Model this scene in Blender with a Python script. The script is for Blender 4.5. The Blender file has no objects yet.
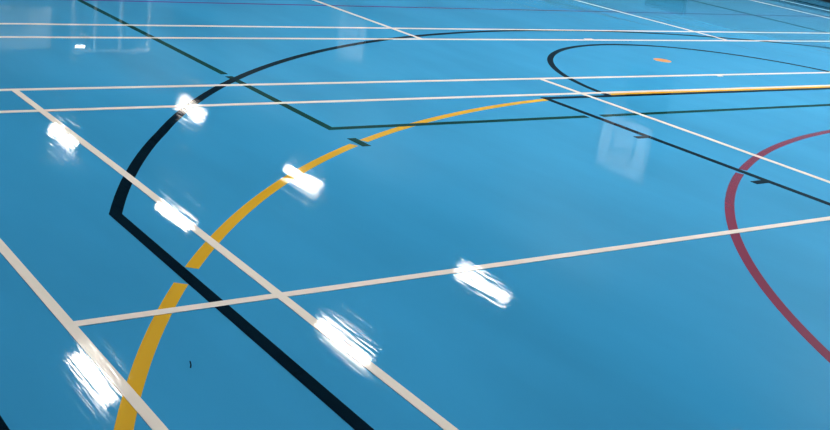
import bpy, bmesh, math, random
from mathutils import Vector, Matrix

scene = bpy.context.scene
C = scene.collection

# ------------------------------------------------------------------ materials
def _new(name):
    m = bpy.data.materials.new(name); m.use_nodes = True
    nt = m.node_tree; nt.nodes.clear()
    out = nt.nodes.new('ShaderNodeOutputMaterial')
    b = nt.nodes.new('ShaderNodeBsdfPrincipled')
    nt.links.new(b.outputs[0], out.inputs[0])
    return m, nt, b

def sealed_group():
    """Shared finish of the sealed floor: outputs roughness and bumped normal."""
    g = bpy.data.node_groups.new('sealed_finish', 'ShaderNodeTree')
    g.interface.new_socket('Roughness', in_out='OUTPUT', socket_type='NodeSocketFloat')
    g.interface.new_socket('Normal', in_out='OUTPUT', socket_type='NodeSocketVector')
    g.interface.new_socket('Wear', in_out='OUTPUT', socket_type='NodeSocketFloat')
    N, K = g.nodes, g.links
    out = N.new('NodeGroupOutput')
    geo = N.new('ShaderNodeNewGeometry')
    def mapped(sc, rot=0.0):
        mp = N.new('ShaderNodeMapping'); mp.inputs['Scale'].default_value = sc
        mp.inputs['Rotation'].default_value = (0, 0, rot)
        K.new(geo.outputs['Position'], mp.inputs['Vector']); return mp
    def noise(mp, scale, detail=2.0, rough=0.5):
        n = N.new('ShaderNodeTexNoise'); n.inputs['Scale'].default_value = scale
        n.inputs['Detail'].default_value = detail; n.inputs['Roughness'].default_value = rough
        K.new(mp.outputs[0], n.inputs['Vector']); return n
    def ramp(src, a, b, lo, hi):
        r = N.new('ShaderNodeMapRange'); r.inputs['From Min'].default_value = a
        r.inputs['From Max'].default_value = b; r.inputs['To Min'].default_value = lo
        r.inputs['To Max'].default_value = hi
        K.new(src, r.inputs['Value']); return r
    # fine scratches left by the scrubbing machine, running along the hall
    streak = noise(mapped((42, 1.8, 1), 0.02), 1.0, 3.0, 0.6)
    # broad waviness of the poured surface
    wave = noise(mapped((1.6, 0.9, 1)), 1.0, 1.0, 0.4)
    # orange peel of the roller-applied lacquer
    peel = noise(mapped((70, 28, 1)), 1.0, 2.0, 0.6)
    # where the surface is more worn
    worn = noise(mapped((3.5, 0.9, 1)), 1.0, 3.0, 0.55)
    wmask = ramp(worn.outputs[0], 0.40, 0.62, 0.0, 1.0)
    smask = ramp(streak.outputs[0], 0.42, 0.66, 0.0, 1.0)
    mul = N.new('ShaderNodeMath'); mul.operation = 'MULTIPLY'
    K.new(wmask.outputs[0], mul.inputs[0]); K.new(smask.outputs[0], mul.inputs[1])
    rr = ramp(mul.outputs[0], 0, 1, ROUGH[0], ROUGH[1])
    K.new(rr.outputs[0], out.inputs['Roughness'])
    K.new(mul.outputs[0], out.inputs['Wear'])
    b1 = N.new('ShaderNodeBump'); b1.inputs['Strength'].default_value = 1; b1.inputs['Distance'].default_value = BUMP[0]
    K.new(wave.outputs[0], b1.inputs['Height'])
    b2 = N.new('ShaderNodeBump'); b2.inputs['Strength'].default_value = 1; b2.inputs['Distance'].default_value = BUMP[1]
    wm2 = ramp(worn.outputs[0], 0.42, 0.57, 0.12, 1.0)
    sh = N.new('ShaderNodeMath'); sh.operation = 'MULTIPLY'
    K.new(streak.outputs[0], sh.inputs[0]); K.new(wm2.outputs[0], sh.inputs[1])
    K.new(sh.outputs[0], b2.inputs['Height']); K.new(b1.outputs[0], b2.inputs['Normal'])
    b3 = N.new('ShaderNodeBump'); b3.inputs['Strength'].default_value = 1; b3.inputs['Distance'].default_value = BUMP[2]
    K.new(peel.outputs[0], b3.inputs['Height']); K.new(b2.outputs[0], b3.inputs['Normal'])
    K.new(b3.outputs[0], out.inputs['Normal'])
    return g

ROUGH = (0.015, 0.10)
BUMP = (0.0003, 0.00029, 0.000004)
COAT_IOR = 1.39
SEAL = sealed_group()

def sealed(name, col, var=0.06, coat=1.0):
    m, nt, b = _new(name)
    g = nt.nodes.new('ShaderNodeGroup'); g.node_tree = SEAL
    b.inputs['Roughness'].default_value = 0.6
    geo = nt.nodes.new('ShaderNodeNewGeometry')
    mp = nt.nodes.new('ShaderNodeMapping'); mp.inputs['Scale'].default_value = (1.6, 0.45, 1)
    mp.inputs['Rotation'].default_value = (0, 0, 0.03)
    n = nt.nodes.new('ShaderNodeTexNoise'); n.inputs['Scale'].default_value = 1.0; n.inputs['Detail'].default_value = 4
    nt.links.new(geo.outputs['Position'], mp.inputs[0]); nt.links.new(mp.outputs[0], n.inputs['Vector'])
    mr = nt.nodes.new('ShaderNodeMapRange')
    mr.inputs['From Min'].default_value = 0.35; mr.inputs['From Max'].default_value = 0.65
    mr.inputs['To Min'].default_value = 1 - var; mr.inputs['To Max'].default_value = 1 + var
    nt.links.new(n.outputs[0], mr.inputs['Value'])
    mx = nt.nodes.new('ShaderNodeVectorMath'); mx.operation = 'SCALE'
    mx.inputs[0].default_value = col; nt.links.new(mr.outputs[0], mx.inputs['Scale'])
    nt.links.new(mx.outputs[0], b.inputs['Base Color'])
    b.inputs['IOR'].default_value = 1.5; b.inputs['Specular IOR Level'].default_value = 0.0
    b.inputs['Coat Weight'].default_value = coat; b.inputs['Coat IOR'].default_value = COAT_IOR
    nt.links.new(g.outputs['Roughness'], b.inputs['Coat Roughness'])
    nt.links.new(g.outputs['Normal'], b.inputs['Coat Normal'])
    return m

def plain(name, col, rough=0.6, metal=0.0, var=0.04, scale=3.0, emit=None):
    m, nt, b = _new(name)
    tc = nt.nodes.new('ShaderNodeTexCoord')
    n = nt.nodes.new('ShaderNodeTexNoise'); n.inputs['Scale'].default_value = scale; n.inputs['Detail'].default_value = 4
    nt.links.new(tc.outputs['Object'], n.inputs['Vector'])
    mr = nt.nodes.new('ShaderNodeMapRange')
    mr.inputs['To Min'].default_value = 1 - var; mr.inputs['To Max'].default_value = 1 + var
    nt.links.new(n.outputs[0], mr.inputs['Value'])
    mx = nt.nodes.new('ShaderNodeVectorMath'); mx.operation = 'SCALE'
    mx.inputs[0].default_value = col; nt.links.new(mr.outputs[0], mx.inputs['Scale'])
    nt.links.new(mx.outputs[0], b.inputs['Base Color'])
    b.inputs['Roughness'].default_value = rough; b.inputs['Metallic'].default_value = metal
    if emit:
        b.inputs['Emission Color'].default_value = (*emit[0], 1); b.inputs['Emission Strength'].default_value = emit[1]
    return m

def blockwork(name, col):
    m, nt, b = _new(name)
    tc = nt.nodes.new('ShaderNodeNewGeometry')
    sep = nt.nodes.new('ShaderNodeSeparateXYZ'); nt.links.new(tc.outputs['Position'], sep.inputs[0])
    add = nt.nodes.new('ShaderNodeMath'); add.operation = 'ADD'
    nt.links.new(sep.outputs[0], add.inputs[0]); nt.links.new(sep.outputs[1], add.inputs[1])
    cmb = nt.nodes.new('ShaderNodeCombineXYZ'); nt.links.new(add.outputs[0], cmb.inputs[0]); nt.links.new(sep.outputs[2], cmb.inputs[1])
    br = nt.nodes.new('ShaderNodeTexBrick'); br.inputs['Scale'].default_value = 1.0
    br.inputs['Brick Width'].default_value = 0.45; br.inputs['Row Height'].default_value = 0.225
    br.inputs['Mortar Size'].default_value = 0.006
    br.inputs['Color1'].default_value = (*col, 1)
    br.inputs['Color2'].default_value = (*[c * 0.97 for c in col], 1)
    br.inputs['Mortar'].default_value = (*[c * 0.85 for c in col], 1)
    nt.links.new(cmb.outputs[0], br.inputs['Vector']); nt.links.new(br.outputs[0], b.inputs['Base Color'])
    b.inputs['Roughness'].default_value = 0.55
    return m

M = dict(
    floor=sealed('sealed_blue_floor', (0.047, 0.335, 0.60), 0.07),
    white=sealed('white_line_paint', (0.96, 0.85, 0.72), 0.02),
    yellow=sealed('yellow_line_paint', (0.76, 0.43, 0.025), 0.04),
    black=sealed('black_line_paint', (0.002, 0.010, 0.019), 0.02, 0.55),
    green=sealed('dark_green_line_paint', (0.002, 0.050, 0.040), 0.03, 0.6),
    red=sealed('dark_red_line_paint', (0.23, 0.016, 0.048), 0.04),
    purple=sealed('dull_purple_line_paint', (0.085, 0.05, 0.22), 0.03, 0.6),
    orange=sealed('orange_spot_paint', (0.85, 0.36, 0.10), 0.03),
    scuff=sealed('dark_scuff', (0.01, 0.03, 0.05), 0.02),
    wall_right=blockwork('painted_blockwork_right', (0.14, 0.25, 0.31)),
    wall_far=blockwork('painted_blockwork_far', (0.12, 0.20, 0.26)),
    ceiling=plain('ceiling_deck', (0.12, 0.16, 0.19), 0.7),
    beam=plain('grey_beam_paint', (0.08, 0.10, 0.12), 0.5),
    skirting=plain('black_skirting', (0.006, 0.007, 0.009), 0.5),
    board=plain('white_backboard', (0.93, 0.94, 0.92), 0.4),
    outline=plain('dark_outline_paint', (0.03, 0.05, 0.07), 0.5),
    ring=plain('orange_enamel', (0.75, 0.16, 0.03), 0.35),
    steel=plain('grey_steel', (0.35, 0.38, 0.40), 0.4, 0.6),
    net=plain('white_net_cord', (0.7, 0.7, 0.7), 0.8),
    panel=plain('pale_panel', (0.92, 0.93, 0.90), 0.5),
    screen=plain('pale_screen', (0.50, 0.58, 0.62), 0.3),
    dark=plain('dark_grey_casing', (0.015, 0.022, 0.03), 0.5),
    slat=plain('grille_slat_grey', (0.03, 0.05, 0.065), 0.5),
    glass=plain('blue_tinted_glazing', (0.08, 0.20, 0.32), 0.25),
    frame=plain('white_window_frame', (0.85, 0.88, 0.90), 0.4),
    lamp=plain('lit_diffuser', (0.9, 0.9, 0.9), 0.5, emit=((1.0, 0.93, 0.82), 15.0)),
    flood=plain('lit_flood_glass', (0.9, 0.9, 0.9), 0.5, emit=((1.0, 0.98, 0.94), 7.0)),
    fill_panel=plain('added_fill_glow', (0.9, 0.9, 0.9), 0.4, emit=((1.0, 0.96, 0.93), 5.4)),  # glow of the added ceiling panels, fill light only
    casing=plain('white_lamp_casing', (0.75, 0.76, 0.76), 0.4),
)

# ------------------------------------------------------------------ helpers
def obj(name, bm, mat, parent=None, smooth=False):
    me = bpy.data.meshes.new(name)
    bmesh.ops.recalc_face_normals(bm, faces=bm.faces)
    bm.to_mesh(me); bm.free()
    me.materials.append(mat)
    if smooth:
        for f in me.polygons: f.use_smooth = True
    o = bpy.data.objects.new(name, me); C.objects.link(o)
    if parent: o.parent = parent
    return o
def tag(o, label, cat, group=None):
    o['label'] = label; o['category'] = cat
    if group: o['group'] = group
    return o
def thing(name, label, cat, loc=(0, 0, 0), group=None):
    o = bpy.data.objects.new(name, None); C.objects.link(o); o.location = loc
    return tag(o, label, cat, group)
def struct(name, bm, mat, parent=None):
    o = obj(name, bm, mat, parent)
    if not parent: o['kind'] = 'structure'
    return o
def box(bm, x0, x1, y0, y1, z0, z1, bev=0.0):
    r = bmesh.ops.create_cube(bm, size=1.0)
    bmesh.ops.scale(bm, vec=(x1 - x0, y1 - y0, z1 - z0), verts=r['verts'])
    bmesh.ops.translate(bm, vec=((x0 + x1) / 2, (y0 + y1) / 2, (z0 + z1) / 2), verts=r['verts'])
    if bev:
        es = list({e for v in r['verts'] for e in v.link_edges})
        bmesh.ops.bevel(bm, geom=es, offset=bev, segments=2, affect='EDGES', profile=0.5)
    return bm
def tube(bm, pts, rad, seg=10, closed=False):
    n = len(pts); rings = []
    for i, p in enumerate(pts):
        p = Vector(p)
        a = Vector(pts[(i - 1) % n] if (closed or i > 0) else pts[i]); c = Vector(pts[(i + 1) % n] if (closed or i < n - 1) else pts[i])
        t = (c - a).normalized()
        up = Vector((0, 0, 1)) if abs(t.z) < 0.9 else Vector((1, 0, 0))
        u = t.cross(up).normalized(); v = t.cross(u)
        rings.append([bm.verts.new(p + rad * (math.cos(2 * math.pi * k / seg) * u + math.sin(2 * math.pi * k / seg) * v)) for k in range(seg)])
    for i in range(n if closed else n - 1):
        a, b = rings[i], rings[(i + 1) % n]
        for k in range(seg): bm.faces.new((a[k], a[(k + 1) % seg], b[(k + 1) % seg], b[k]))
    if not closed:
        bm.faces.new(rings[0][::-1]); bm.faces.new(rings[-1])
    return bm
def ribbon(bm, pts, w, h):
    """A painted stripe of width w and height h along the floor polyline pts (mitred corners)."""
    n = len(pts); P = [Vector((p[0], p[1])) for p in pts]; rows = []
    for i in range(n):
        d = []
        if i > 0: d.append((P[i] - P[i - 1]).normalized())
        if i < n - 1: d.append((P[i + 1] - P[i]).normalized())
        ns = [Vector((-q.y, q.x)) for q in d]
        m = sum(ns, Vector((0, 0))).normalized(); s = 1 / max(0.3, m.dot(ns[0]))
        l = P[i] + m * w / 2 * s; r = P[i] - m * w / 2 * s
        rows.append([bm.verts.new((l.x, l.y, 0)), bm.verts.new((l.x, l.y, h)), bm.verts.new((r.x, r.y, h)), bm.verts.new((r.x, r.y, 0))])
    for a, b in zip(rows, rows[1:]):
        for k in range(4): bm.faces.new((a[k], b[k], b[(k + 1) % 4], a[(k + 1) % 4]))
    bm.faces.new(rows[0]); bm.faces.new(rows[-1][::-1])
    return bm
def arc(cx, cy, r, a0, a1, n=96):
    return [(cx + r * math.cos(math.radians(a0 + (a1 - a0) * i / n)), cy + r * math.sin(math.radians(a0 + (a1 - a0) * i / n))) for i in range(n + 1)]
T = dict(purple=0.0002, red=0.0002, yellow=0.0006, green=0.0010, black=0.0014, white=0.0018)
NS = [0]
def stripe(name, mat, polys, w, label, cat='floor line', group=None):
    NS[0] += 1; lift = 0.00003 * (NS[0] % 12)
    bm = bmesh.new()
    for p in polys: ribbon(bm, p, w, T.get(mat, 0.0006) + lift)
    return tag(obj(name, bm, M[mat]), label, cat, group)

# ------------------------------------------------------------------ the room
XL, XR, YB, YF, H = -1.95, 14.22, -4.6, 27.3, 7.4
struct('floor', box(bmesh.new(), XL - .2, XR + .2, YB - .2, YF + .2, -0.2, 0), M['floor'])
struct('wall_left', box(bmesh.new(), XL - .2, XL, YB - .2, YF + .2, 0, H), M['wall_far'])
struct('wall_right', box(bmesh.new(), XR, XR + .2, YB - .2, YF + .2, 0, H), M['wall_right'])
struct('wall_back', box(bmesh.new(), XL, XR, YB - .2, YB, 0, H), M['wall_far'])
struct('wall_far', box(bmesh.new(), XL, XR, YF, YF + .2, 0, H), M['wall_far'])
struct('ceiling', box(bmesh.new(), XL - .2, XR + .2, YB - .2, YF + .2, H, H + .2), M['ceiling'])
struct('baseboard_right', box(bmesh.new(), XR - .02, XR, YB, YF, 0, 0.16), M['skirting'])
struct('baseboard_far', box(bmesh.new(), XL, XR - .02, YF - .02, YF, 0, 0.16), M['skirting'])
struct('baseboard_left', box(bmesh.new(), XL, XL + .02, YB, YF - .02, 0, 0.16), M['skirting'])
for i, y in enumerate((-3.0, 6.5, 9.0, 12.0, 16.5, 21.0, 25.5)):
    bm = bmesh.new()
    box(bm, XL, XR, y - .10, y + .10, H - .04, H); box(bm, XL, XR, y - .10, y + .10, H - .42, H - .38); box(bm, XL, XR, y - .02, y + .02, H - .38, H - .04)
    struct('trim_%d' % (i + 1), bm, M['beam'])

# unseen glowing panels added over the near end to brighten the floor
for i, (xa, xb) in enumerate(((0.8, 1.1), (4.0, 5.3), (7.5, 9.4), (10.9, 12.7))):
    pnl = struct('window_%d' % (i + 2), box(bmesh.new(), xa, xb, 0.4, 5.6, H - .03, H), M['fill_panel'])
    bm = bmesh.new()
    box(bm, xa - .08, xa, 0.32, 5.68, H - .10, H); box(bm, xb, xb + .08, 0.32, 5.68, H - .10, H)
    box(bm, xa, xb, 0.32, 0.4, H - .10, H); box(bm, xa, xb, 5.6, 5.68, H - .10, H)
    struct('window_frame', bm, M['frame'], pnl)  # rim around the added glowing panel
# ------------------------------------------------------------------ white court lines (near court)
W = 0.04
NEAR, NEXT = 'white lines of the near court', 'white lines of the next court'
stripe('white_line', 'white', [[(0.02, -3.05), (0.02, 3.05)]], W, 'white line crossing the bottom left corner, over the yellow curve end')
stripe('white_line', 'white', [[(0.78, -3.01), (0.785, 1.4), (0.768, 3.01)]], W, 'long white line running from left edge down to bottom centre through four light glints')
stripe('white_line', 'white', [[(4.70, -3.01), (4.69, 1.6), (4.672, 3.01)]], W, 'white diagonal line crossing the dark red circle at right')
stripe('white_line', 'white', [[(0.0, 3.03), (13.4, 3.03)]], W, 'white line spanning the picture just below the orange spot')
stripe('white_line', 'white', [[(0.04, 2.575), (13.36, 2.575)]], W, 'white line spanning the picture and lying beside the cream yellow stripe')
stripe('white_line', 'white', [[(0.04, 0.0), (4.68, -0.018)]], W, 'white line rising gently from lower left to the right edge, over the red circle')
# next court
stripe('white_line', 'white', [[(-0.1, 4.445), (13.18, 4.445)]], W, 'lower of the two close white lines spanning the top, where the diagonals end')
stripe('white_line', 'white', [[(-0.1, 4.90), (13.18, 4.905)]], W, 'upper of the two close white lines spanning the top')
stripe('white_line', 'white', [[(4.585, 4.465), (4.56, 10.5)]], W, 'short white diagonal meeting the lines at top centre')
stripe('white_line', 'white', [[(8.535, 4.465), (8.37, 10.5)]], W, 'short white diagonal meeting the lines right of top centre, above the orange spot')
stripe('white_line', 'white', [[(12.34, 4.465), (12.30, 10.5)]], W, 'white diagonal in the top right corner, nearer of the two there')
stripe('white_line', 'white', [[(13.20, 4.425), (13.13, 10.5)]], 0.018, 'faint white diagonal closest to the black far edge at top right')
tag(obj('paint_blob', ribbon(bmesh.new(), [(6.51, 4.475), (6.61, 4.475)], 0.05, 0.0021), M['white']), 'tiny white tick on the upper side of a white line above the black half circle', 'floor mark')
tag(obj('paint_blob', ribbon(bmesh.new(), [(6.66, 3.005), (6.72, 3.005)], 0.05, 0.0021), M['white']), 'tiny white tick under the white line below the orange spot', 'floor mark')

# ------------------------------------------------------------------ black markings
BX, BY = 6.64, -1.72
a0 = math.degrees(math.atan2(0.955 - BY, 0.545 - BX))
r3 = math.hypot(0.545 - BX, 0.955 - BY)
curve = []
n = 140
for i in range(n + 1):
    t = a0 + ((180 - a0) - a0) * i / n
    r = 6.61
    k = min(i, n - i) / 12.0
    if k < 1: r = r3 + (6.61 - r3) * k
    curve.append((BX + r * math.cos(math.radians(t)), BY + r * math.sin(math.radians(t))))
stripe('black_line', 'black', [[(0.545, -3.3)] + curve + [(12.735, -3.3)]], 0.052, 'long black line with a sharp kink at left, straight below and curving across the top')
stripe('black_half_circle', 'black', [arc(6.655, 2.47, 1.775, 0.5, 179.5)], 0.05, 'black half circle line around the orange spot')
stripe('black_line', 'black', [[(9.05, 2.48), (4.245, 2.48), (4.255, 1.6), (4.275, 0.0), (4.275, -3.3)]], 0.05, 'black line with an acute corner, along the cream stripe then diagonally across the red circle')
stripe('black_tick', 'black', [[(4.14, 1.50), (4.23, 1.50)]], 0.045, 'small dark tick on the black diagonal beside the backboard reflection')
stripe('black_tick', 'black', [[(4.14, 0.57), (4.25, 0.57)]], 0.05, 'small dark tick on the black diagonal just right of the red circle')
stripe('black_line', 'black', [[(-0.366, -3.3), (-0.366, 24.7)]], 0.052, 'black line just clipped by the bottom left corner')
stripe('black_line', 'black', [[(13.50, -3.3), (13.50, 24.7)]], 0.10, 'dark line by the far edge of the floor at top right')

# ------------------------------------------------------------------ dark green markings
stripe('green_line', 'green', [[(2.15, 8.2), (2.20, 3.32)], [(2.201, 3.26), (2.21, 2.005), (4.19, 2.0)], [(4.325, 2.0), (10.95, 1.995)]], 0.05,
       'dark green line from the top left with an obtuse corner, continuing to the right edge')
stripe('green_line', 'green', [[(10.82, 8.2), (10.98, 2.02)]], 0.05, 'thin dark diagonal crossing the purple line at top right')
stripe('green_dash', 'green', [[(2.222, 1.805), (2.225, 1.65)]], 0.055, 'short dark green dash laid across the yellow curve')

# ------------------------------------------------------------------ red and purple markings
def circ_except(cx, cy, r, a_lo, a_hi, gaps, n=120):
    out = []; cur = []
    for i in range(n + 1):
        a = a_lo + (a_hi - a_lo) * i / n
        if any(g0 < a < g1 for g0, g1 in gaps):
            if len(cur) > 1: out.append(cur)
            cur = []
        else:
            cur.append((cx + r * math.cos(math.radians(a)), cy + r * math.sin(math.radians(a))))
    if len(cur) > 1: out.append(cur)
    return out
ag = math.degrees(math.acos((4.265 - 6.675) / 4.774))
stripe('red_circle_line', 'red', circ_except(6.675, -3.36, 4.774, 0, 180, [(ag - .55, ag + .55)], 720), 0.05, 'dark red curve at the right edge')
stripe('purple_line', 'purple', [[(-0.37, 5.90), (2.3, 5.93), (5.5, 5.965), (8.6, 5.995), (13.5, 6.045)]], 0.045, 'thin dull purple line across the very top')

# ------------------------------------------------------------------ yellow markings
def yel(t, r=5.966): return (5.2225 + r * math.cos(math.radians(t)), -3.436 + r * math.sin(math.radians(t)))
def t_of(x): return math.degrees(math.acos((x - 5.2225) / 5.966))
def yarc(x0, x1, n=40): return [yel(t_of(x0) + (t_of(x1) - t_of(x0)) * i / n) for i in range(n + 1)]
stripe('yellow_line', 'yellow', [[(-0.744, -3.43)] + yarc(-0.74, 0.497), yarc(0.595, 2.165), yarc(2.265, 4.22), [(4.92, 2.525), (8.1, 2.53)]], 0.052, 'yellow curve sweeping from the bottom left to the top centre, broken by the black line')

# ------------------------------------------------------------------ spot and scuff
bm = bmesh.new(); bmesh.ops.create_cone(bm, cap_ends=True, segments=40, radius1=0.08, radius2=0.08, depth=0.0008, matrix=Matrix.Translation((6.615, 3.59, 0.0004)))
tag(obj('orange_spot', bm, M['orange']), 'small orange round spot inside the black half circle', 'floor mark')
tag(obj('scuff_mark', ribbon(bmesh.new(), [(0.269,-0.3665),(0.2605,-0.3923),(0.2506,-0.4102)], 0.004, 0.0004), M['scuff']), 'tiny dark scuff on the blue floor right of the yellow curve', 'scuff')

# ------------------------------------------------------------------ lamps
LH = 6.5
def make_lamp(x, y, label):
    t = thing('ceiling_lamp', label, 'ceiling lamp', (x, y, LH), 'long ceiling lamps in rows')
    hw, hl = 0.10, 0.78
    bm = bmesh.new(); box(bm, -hw - .03, hw + .03, -hl - .03, hl + .03, 0.012, 0.10, 0.015); obj('casing', bm, M['casing'], t)
    bm = bmesh.new(); box(bm, -hw, hw, -hl, hl, 0.0, 0.02); obj('diffuser', bm, M['lamp'], t)
    for s in (-1, 1):
        bm = bmesh.new(); tube(bm, [(0, s * .55, .09), (0, s * .55, H - LH)], 0.006, 6); obj('suspension_rod', bm, M['steel'], t)
    return t
def dup(root, loc, label):
    r = root.copy(); C.objects.link(r); r.location = loc; r['label'] = label
    for ch in root.children:
        c = ch.copy(); C.objects.link(c); c.parent = r
    return r
rows = [
    ('row by the right wall', [(12.75, 5.3), (12.75, 12.45), (12.70, 19.4), (12.62, 25.6)]),
    ('second row from the right wall', [(8.78, 4.6), (8.74, 11.15), (8.62, 17.65), (8.45, 23.9)]),
    ('second row from the left wall', [(4.55, 11.4), (4.55, 17.7), (4.55, 23.9)]),
    ('row by the left wall', [(0.55, 11.4), (0.55, 17.7), (0.55, 23.9)]),
]
ordn = ['first', 'second', 'third', 'fourth', 'fifth']
proto = None
for rn, ps in rows:
    for i, (x, y) in enumerate(ps):
        lab = 'lit ceiling lamp, %s from the camera in the %s' % (ordn[i], rn)
        if proto is None: proto = make_lamp(x, y, lab)
        else: dup(proto, (x, y, LH), lab)

# ------------------------------------------------------------------ side basketball backboards on the right wall
def backboard(y, label):
    t = thing('basketball_backboard', label, 'basketball backboard', (XR, y, 0), 'side backboards on the right wall')
    xf = -0.30                                 # front face of the board
    bm = bmesh.new(); box(bm, xf, xf + .03, -.6, .6, 2.70, 3.74, 0.004); obj('board', bm, M['board'], t)
    bm = bmesh.new()
    for a in ((-.3, .3, 2.86, 2.91), (-.3, .3, 3.28, 3.33), (-.3, -.25, 2.91, 3.28), (.25, .3, 2.91, 3.28)):
        box(bm, xf - .003, xf, *a)
    obj('target_square', bm, M['outline'], t)
    bm = bmesh.new()
    for a in ((-.6, .6, 2.70, 2.725), (-.6, .6, 3.715, 3.74), (-.6, -.575, 2.725, 3.715), (.575, .6, 2.725, 3.715)):
        box(bm, xf - .003, xf, *a)
    obj('border_line', bm, M['slat'], t)
    for s in (-.4, .4):
        for z in (2.95, 3.5):
            bm = bmesh.new(); tube(bm, [(xf + .03, s, z), (0.0, s, z)], 0.02, 8); obj('wall_bracket', bm, M['steel'], t)
    bm = bmesh.new(); rr = .225; cx = xf - .15 - rr
    tube(bm, [(cx + rr * math.cos(a), rr * math.sin(a), 2.80) for a in [2 * math.pi * k / 36 for k in range(36)]], 0.009, 8, True)
    tube(bm, [(xf, .05, 2.80), (xf - .155, .05, 2.80)], 0.009, 8); tube(bm, [(xf, -.05, 2.80), (xf - .155, -.05, 2.80)], 0.009, 8)
    hoop = obj('hoop', bm, M['ring'], t)
    bm = bmesh.new()
    for k in range(12):
        for s in (1, -1):
            pp = []
            for j in range(5):
                a = 2 * math.pi * (k + s * j * .5) / 12; q = rr * (1 - .1 * j)
                pp.append((cx + q * math.cos(a), q * math.sin(a), 2.79 - .1 * j))
            tube(bm, pp, 0.003, 4)
    obj('net', bm, M['net'], hoop)
    return t
backboard(10.57, 'white side backboard on the right wall, nearer one, mirrored in the floor')
backboard(19.8, 'white side backboard on the right wall, farther one, mirrored in the floor')

def grille(y0, y1, z0, z1, label, n=6):
    t = thing('wall_grille', label, 'wall grille', (XR, (y0 + y1) / 2, z0))
    w = (y1 - y0) / 2; h = z1 - z0
    bm = bmesh.new(); box(bm, -.06, 0, -w, w, 0, h, 0.005); obj('casing', bm, M['slat'], t)
    for k in range(n):
        z = h * (k + .5) / n
        bm = bmesh.new(); box(bm, -.085, -.055, -w + .03, w - .03, z - h / n * .22, z + h / n * .22); obj('slat', bm, M['dark'], t)
    return t
grille(10.0, 10.9, 0.30, 0.72, 'low dark slatted grille on the right wall', 4)
grille(9.95, 10.95, 1.86, 2.55, 'dark slatted grille on the right wall just under the nearer backboard', 5)

# ------------------------------------------------------------------ far wall fittings
w1 = struct('window_1', box(bmesh.new(), 9.75, 11.98, YF - .03, YF, 2.3, 5.10), M['glass'])
bm = bmesh.new()
for x in (9.75, 10.36, 11.10, 11.93): box(bm, x, x + .07, YF - .07, YF - .03, 2.3, 5.12)
box(bm, 9.75, 12.0, YF - .075, YF - .03, 5.08, 5.16); box(bm, 9.75, 12.0, YF - .075, YF - .03, 2.25, 2.33)
struct('window_frame', bm, M['frame'], w1)
t = thing('wall_panel', 'pale rectangular panel high on the far wall', 'wall panel', (8.35, YF, 3.9))
bm = bmesh.new(); box(bm, -2.2, .84, -.05, 0, .05, 1.17, 0.01); obj('board', bm, M['panel'], t)
bm = bmesh.new(); box(bm, -.60, .20, -.08, -.05, .16, .72, 0.005); disp = obj('display', bm, M['slat'], t)
bm = bmesh.new(); box(bm, -.56, .16, -.085, -.08, .20, .68); obj('screen', bm, M['screen'], disp)
t = thing('wall_loudspeaker', 'dark boxy loudspeaker high on the far wall near the right corner', 'loudspeaker', (13.25, YF, 4.1))
bm = bmesh.new(); box(bm, -.55, .55, -.35, -.04, 0, .72, 0.03); obj('cabinet', bm, M['dark'], t)
bm = bmesh.new(); box(bm, -.5, .5, -.37, -.34, .05, .67, 0.01); obj('front_grille', bm, M['slat'], t)
bm = bmesh.new(); box(bm, -.1, .1, -.05, 0, .2, .5); obj('wall_bracket', bm, M['steel'], t)
t = thing('flood_lamp', 'small lit flood lamp on the far wall window top', 'flood lamp', (9.95, YF - .07, 4.98))
bm = bmesh.new(); box(bm, -.19, .19, -.14, 0, -.07, .07, 0.02); obj('casing', bm, M['dark'], t)
bm = bmesh.new(); box(bm, -.13, .13, -.15, -.135, -.02, .02); obj('lamp_glass', bm, M['flood'], t)

# ------------------------------------------------------------------ camera
cx, cy, cz, f, yaw, pitch, roll = -1.179718, -3.286341, 1.614956, 1149.307866, 0.654670, 0.317184, 0.131180
cyw, syw, cp, sp = math.cos(yaw), math.sin(yaw), math.cos(pitch), math.sin(pitch)
fwd = Vector((syw * cp, cyw * cp, -sp)); right = Vector((cyw, -syw, 0)); up = right.cross(fwd)
rt = right * math.cos(roll) + up * math.sin(roll); u2 = -right * math.sin(roll) + up * math.cos(roll)
cd = bpy.data.cameras.new('camera'); cam = bpy.data.objects.new('camera', cd); C.objects.link(cam)
m3 = Matrix((rt, u2, -fwd)).transposed()
cam.matrix_world = Matrix.Translation((cx, cy, cz)) @ m3.to_4x4()
cd.sensor_fit = 'HORIZONTAL'; cd.sensor_width = 36.0; cd.lens = f * 36.0 / 830.0; cd.clip_start = 0.05
scene.camera = cam

# ------------------------------------------------------------------ world and view
w = bpy.data.worlds.new('world'); scene.world = w; w.use_nodes = True
w.node_tree.nodes['Background'].inputs[0].default_value = (0.5, 0.6, 0.7, 1)
w.node_tree.nodes['Background'].inputs[1].default_value = 0.3
v = scene.view_settings
scene.display_settings.display_device = 'sRGB'
v.view_transform = 'Standard'; v.look = 'None'; v.gamma = 1.0; v.use_curve_mapping = False
v.exposure = 1.56
